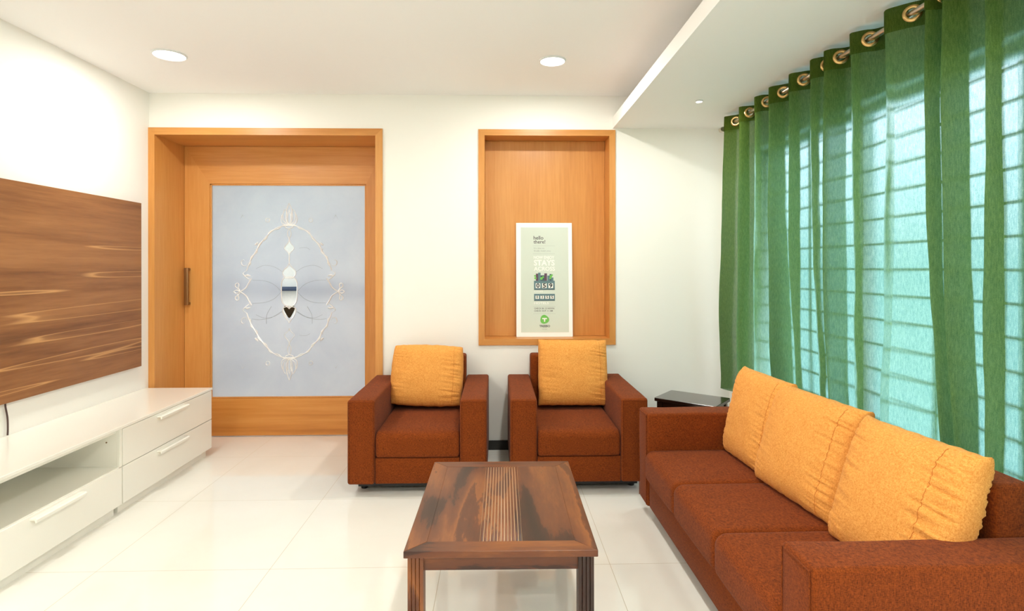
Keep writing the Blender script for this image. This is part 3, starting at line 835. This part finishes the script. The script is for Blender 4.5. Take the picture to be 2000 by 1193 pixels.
bm.free(); bm = bmesh.new(); tube(bm, [(0, -1.75, 0), (0, 0, 0), (0, 1.50, 0)], .0125, 20); mesh_obj('pole', bm, M['steel'], rod)
for s in (-1.72, 1.66):
    bm = bmesh.new(); box(bm, -.008, XR-RX, s-.008, s+.008, -.008, .008, bev=.002); tube(bm, [(0, s-.02, 0), (0, s+.02, 0)], .017, 16)
    box(bm, XR-RX-.006, XR-RX, s-.02, s+.02, -.03, .03, bev=.001); mesh_obj('bracket', bm, M['steel'], rod)

# ------------------------------------------------------------------ poster in the niche
PW, PH = .446, .905
py0, py1 = YB+.115, YB+.172
tilt = math.asin((py1-py0)/PH)
po = empty('poster', (.376, py0, NZ0+f+.001), label='white bordered welcome poster leaning in the wooden niche', cat='poster')
po.rotation_euler = (-tilt, 0, 0)
mesh_obj('board', B(-PW/2, PW/2, 0, .006, 0, PH), plain('white card', (250, 248, 244), .5), po, smooth=False)
mesh_obj('printed_sheet', B(-PW/2+.037, PW/2-.030, -.0012, 0, .035, PH-.036), plain('pale sage print', (208, 217, 204), .5), po, smooth=False)
PX = 1/4.93*1/ 243.0   # one pixel of the close-up of the poster, in metres
k_px = PW/578.0
def at(px, py): return ((px-330)*k_px, (1172-py)*k_px)
def flat_mat(name, c): return plain(name, c, .6)
ink = flat_mat('dark grey ink', (88, 80, 82)); grey = flat_mat('light grey ink', (160, 166, 158)); wht = flat_mat('white ink', (244, 244, 236))
blk = flat_mat('black ink', (34, 34, 36)); grn = flat_mat('leaf green ink', (112, 190, 84)); sl = flat_mat('slate ink', (92, 122, 128)); sl2 = flat_mat('dark slate ink', (60, 84, 92)); plum = flat_mat('plum ink', (92, 66, 84))
def text(s, px, py, hpx, mat, name='lettering', wpx=None, align='LEFT', bold=0.0, y=-.0018):
    """hpx: height of a capital in close-up pixels; py: baseline"""
    cu = bpy.data.curves.new('t', 'FONT'); cu.body = s; cu.size = 1; cu.offset = bold; cu.extrude = 0; cu.align_x = 'LEFT'; cu.resolution_u = 3
    o = bpy.data.objects.new('t', cu); COL.objects.link(o)
    dg = bpy.context.evaluated_depsgraph_get(); dg.update()
    me = bpy.data.meshes.new_from_object(o.evaluated_get(dg)); bpy.data.objects.remove(o); bpy.data.curves.remove(cu)
    xs = [v.co.x for v in me.vertices]; x0, x1 = min(xs), max(xs)
    sy = hpx*k_px/.70; sx = sy if wpx is None else wpx*k_px/(x1-x0)
    X, Z = at(px, py)
    if align == 'CENTER': X -= (x1-x0)*sx/2
    bm = bmesh.new(); bm.from_mesh(me); bpy.data.meshes.remove(me)
    for v in bm.verts: v.co = Vector((X+(v.co.x-x0)*sx, y, Z+v.co.y*sy))
    me = bpy.data.meshes.new(name); bm.to_mesh(me); bm.free()
    return new_obj(name, me, mat, po)
def rect(px0, py0_, px1, py1_, mat, name, y=-.0016, parent=None):
    a, b = at(px0, py1_); c, d = at(px1, py0_); return mesh_obj(name, B(a, c, y, y+.0008, b, d), mat, parent or po, smooth=False)
text('hello', 221, 172, 38, ink, wpx=101, bold=.012); text('there!', 221, 213, 36, ink, wpx=121, bold=.012)
for yy in (237, 318, 863, 934): rect(212, yy, 442, yy+1.6, grey, 'rule')
text("It's nice to", 224, 270, 17, grey, wpx=108); text('finally meet you.', 224, 297, 17, grey, wpx=176)
text('NOW ENJOY', 222, 372, 30, wht, wpx=212, bold=.02); text('STAYS', 222, 440, 56, wht, wpx=216, bold=.03); text('ACROSS', 222, 494, 40, wht, wpx=218, bold=.02)
# little skyline above the number board
bm = bmesh.new()
def sky(rects, mat, nm):
    for (a, b, c) in rects:
        bm = bmesh.new(); x0, z0 = at(a, 600); x1, z1 = at(b, c); box(bm, x0, x1, -.0017, -.0009, z0, z1)
        mesh_obj(nm, bm, mat, po, smooth=False)
sky([(266, 292, 515), (362, 388, 545), (404, 424, 565)], sl, 'printed_tower'); sky([(243, 268, 525), (330, 358, 522)], plum, 'printed_tower'); sky([(292, 330, 542), (384, 404, 530)], sl2, 'printed_tower')
bm = bmesh.new()
for (a, b, r_) in ((234, 548, 10), (238, 572, 12), (300, 575, 14), (318, 560, 9), (398, 552, 13), (410, 540, 9), (392, 572, 11)):
    X, Z = at(a, b); cyl(bm, (X, Z), r_*k_px, -.0021, -.0018, 12, axis='Y')
mesh_obj('foliage', bm, grn, po, smooth=False)
cb = rect(223, 598, 438, 690, sl, 'number_board', -.0019)
for i, ch in enumerate('059'):
    x0 = 240+i*66; rect(x0, 624, x0+48, 674, wht, 'digit_card', -.0022, cb); text(ch, x0+24, 668, 42, blk, 'digit', wpx=34, align='CENTER', bold=.03, y=-.0032)
rect(223, 684, 438, 692, sl2, 'board_shadow', -.0021, cb)
text('CITIES', 224, 714, 14, wht, wpx=90)
cb = rect(223, 733, 438, 804, sl, 'number_board', -.0019)
for i, ch in enumerate('0255'):
    x0 = 238+i*51; rect(x0, 752, x0+36, 784, wht, 'digit_card', -.0022, cb); text(ch, x0+18, 778, 25, blk, 'digit', wpx=19, align='CENTER', bold=.02, y=-.0032)
rect(223, 797, 438, 805, sl2, 'board_shadow', -.0021, cb)
text('HOTELS', 224, 838, 20, wht, wpx=150, bold=.02)
text('CHECK IN: 12 NOON', 224, 890, 16, ink, wpx=206, bold=.01); text('CHECK OUT: 11 AM', 224, 915, 16, ink, wpx=190, bold=.01)
bm = bmesh.new(); X, Z = at(330, 995)
prism(bm, [(X+k_px*45*(1+.06*math.cos(3*a+.6))*math.cos(a), Z+k_px*45*(1+.06*math.cos(3*a+.6))*math.sin(a)) for a in [2*PI*i/40 for i in range(40)]], 'Y', -.0020, -.0008)
mesh_obj('logo', bm, grn, po, smooth=False)
bm = bmesh.new()
for (a, b, c, d) in ((310, 980, 350, 992), (323, 990, 337, 1016)):
    x0, z0 = at(a, d); x1, z1 = at(c, b); box(bm, x0, x1, -.0027, -.0021, z0, z1)
for a, b in ((310, 986), (350, 986), (330, 1014)): X, Z = at(a, b); cyl(bm, (X, Z), 6*k_px, -.0027, -.0021, 14, axis='Y')
mesh_obj('logo_mark', bm, wht, po, smooth=False)
text('TREEBO', 276, 1073, 21, blk, wpx=110, bold=.02); text('HOTELS', 330, 1098, 9, grey, wpx=50, align='CENTER')
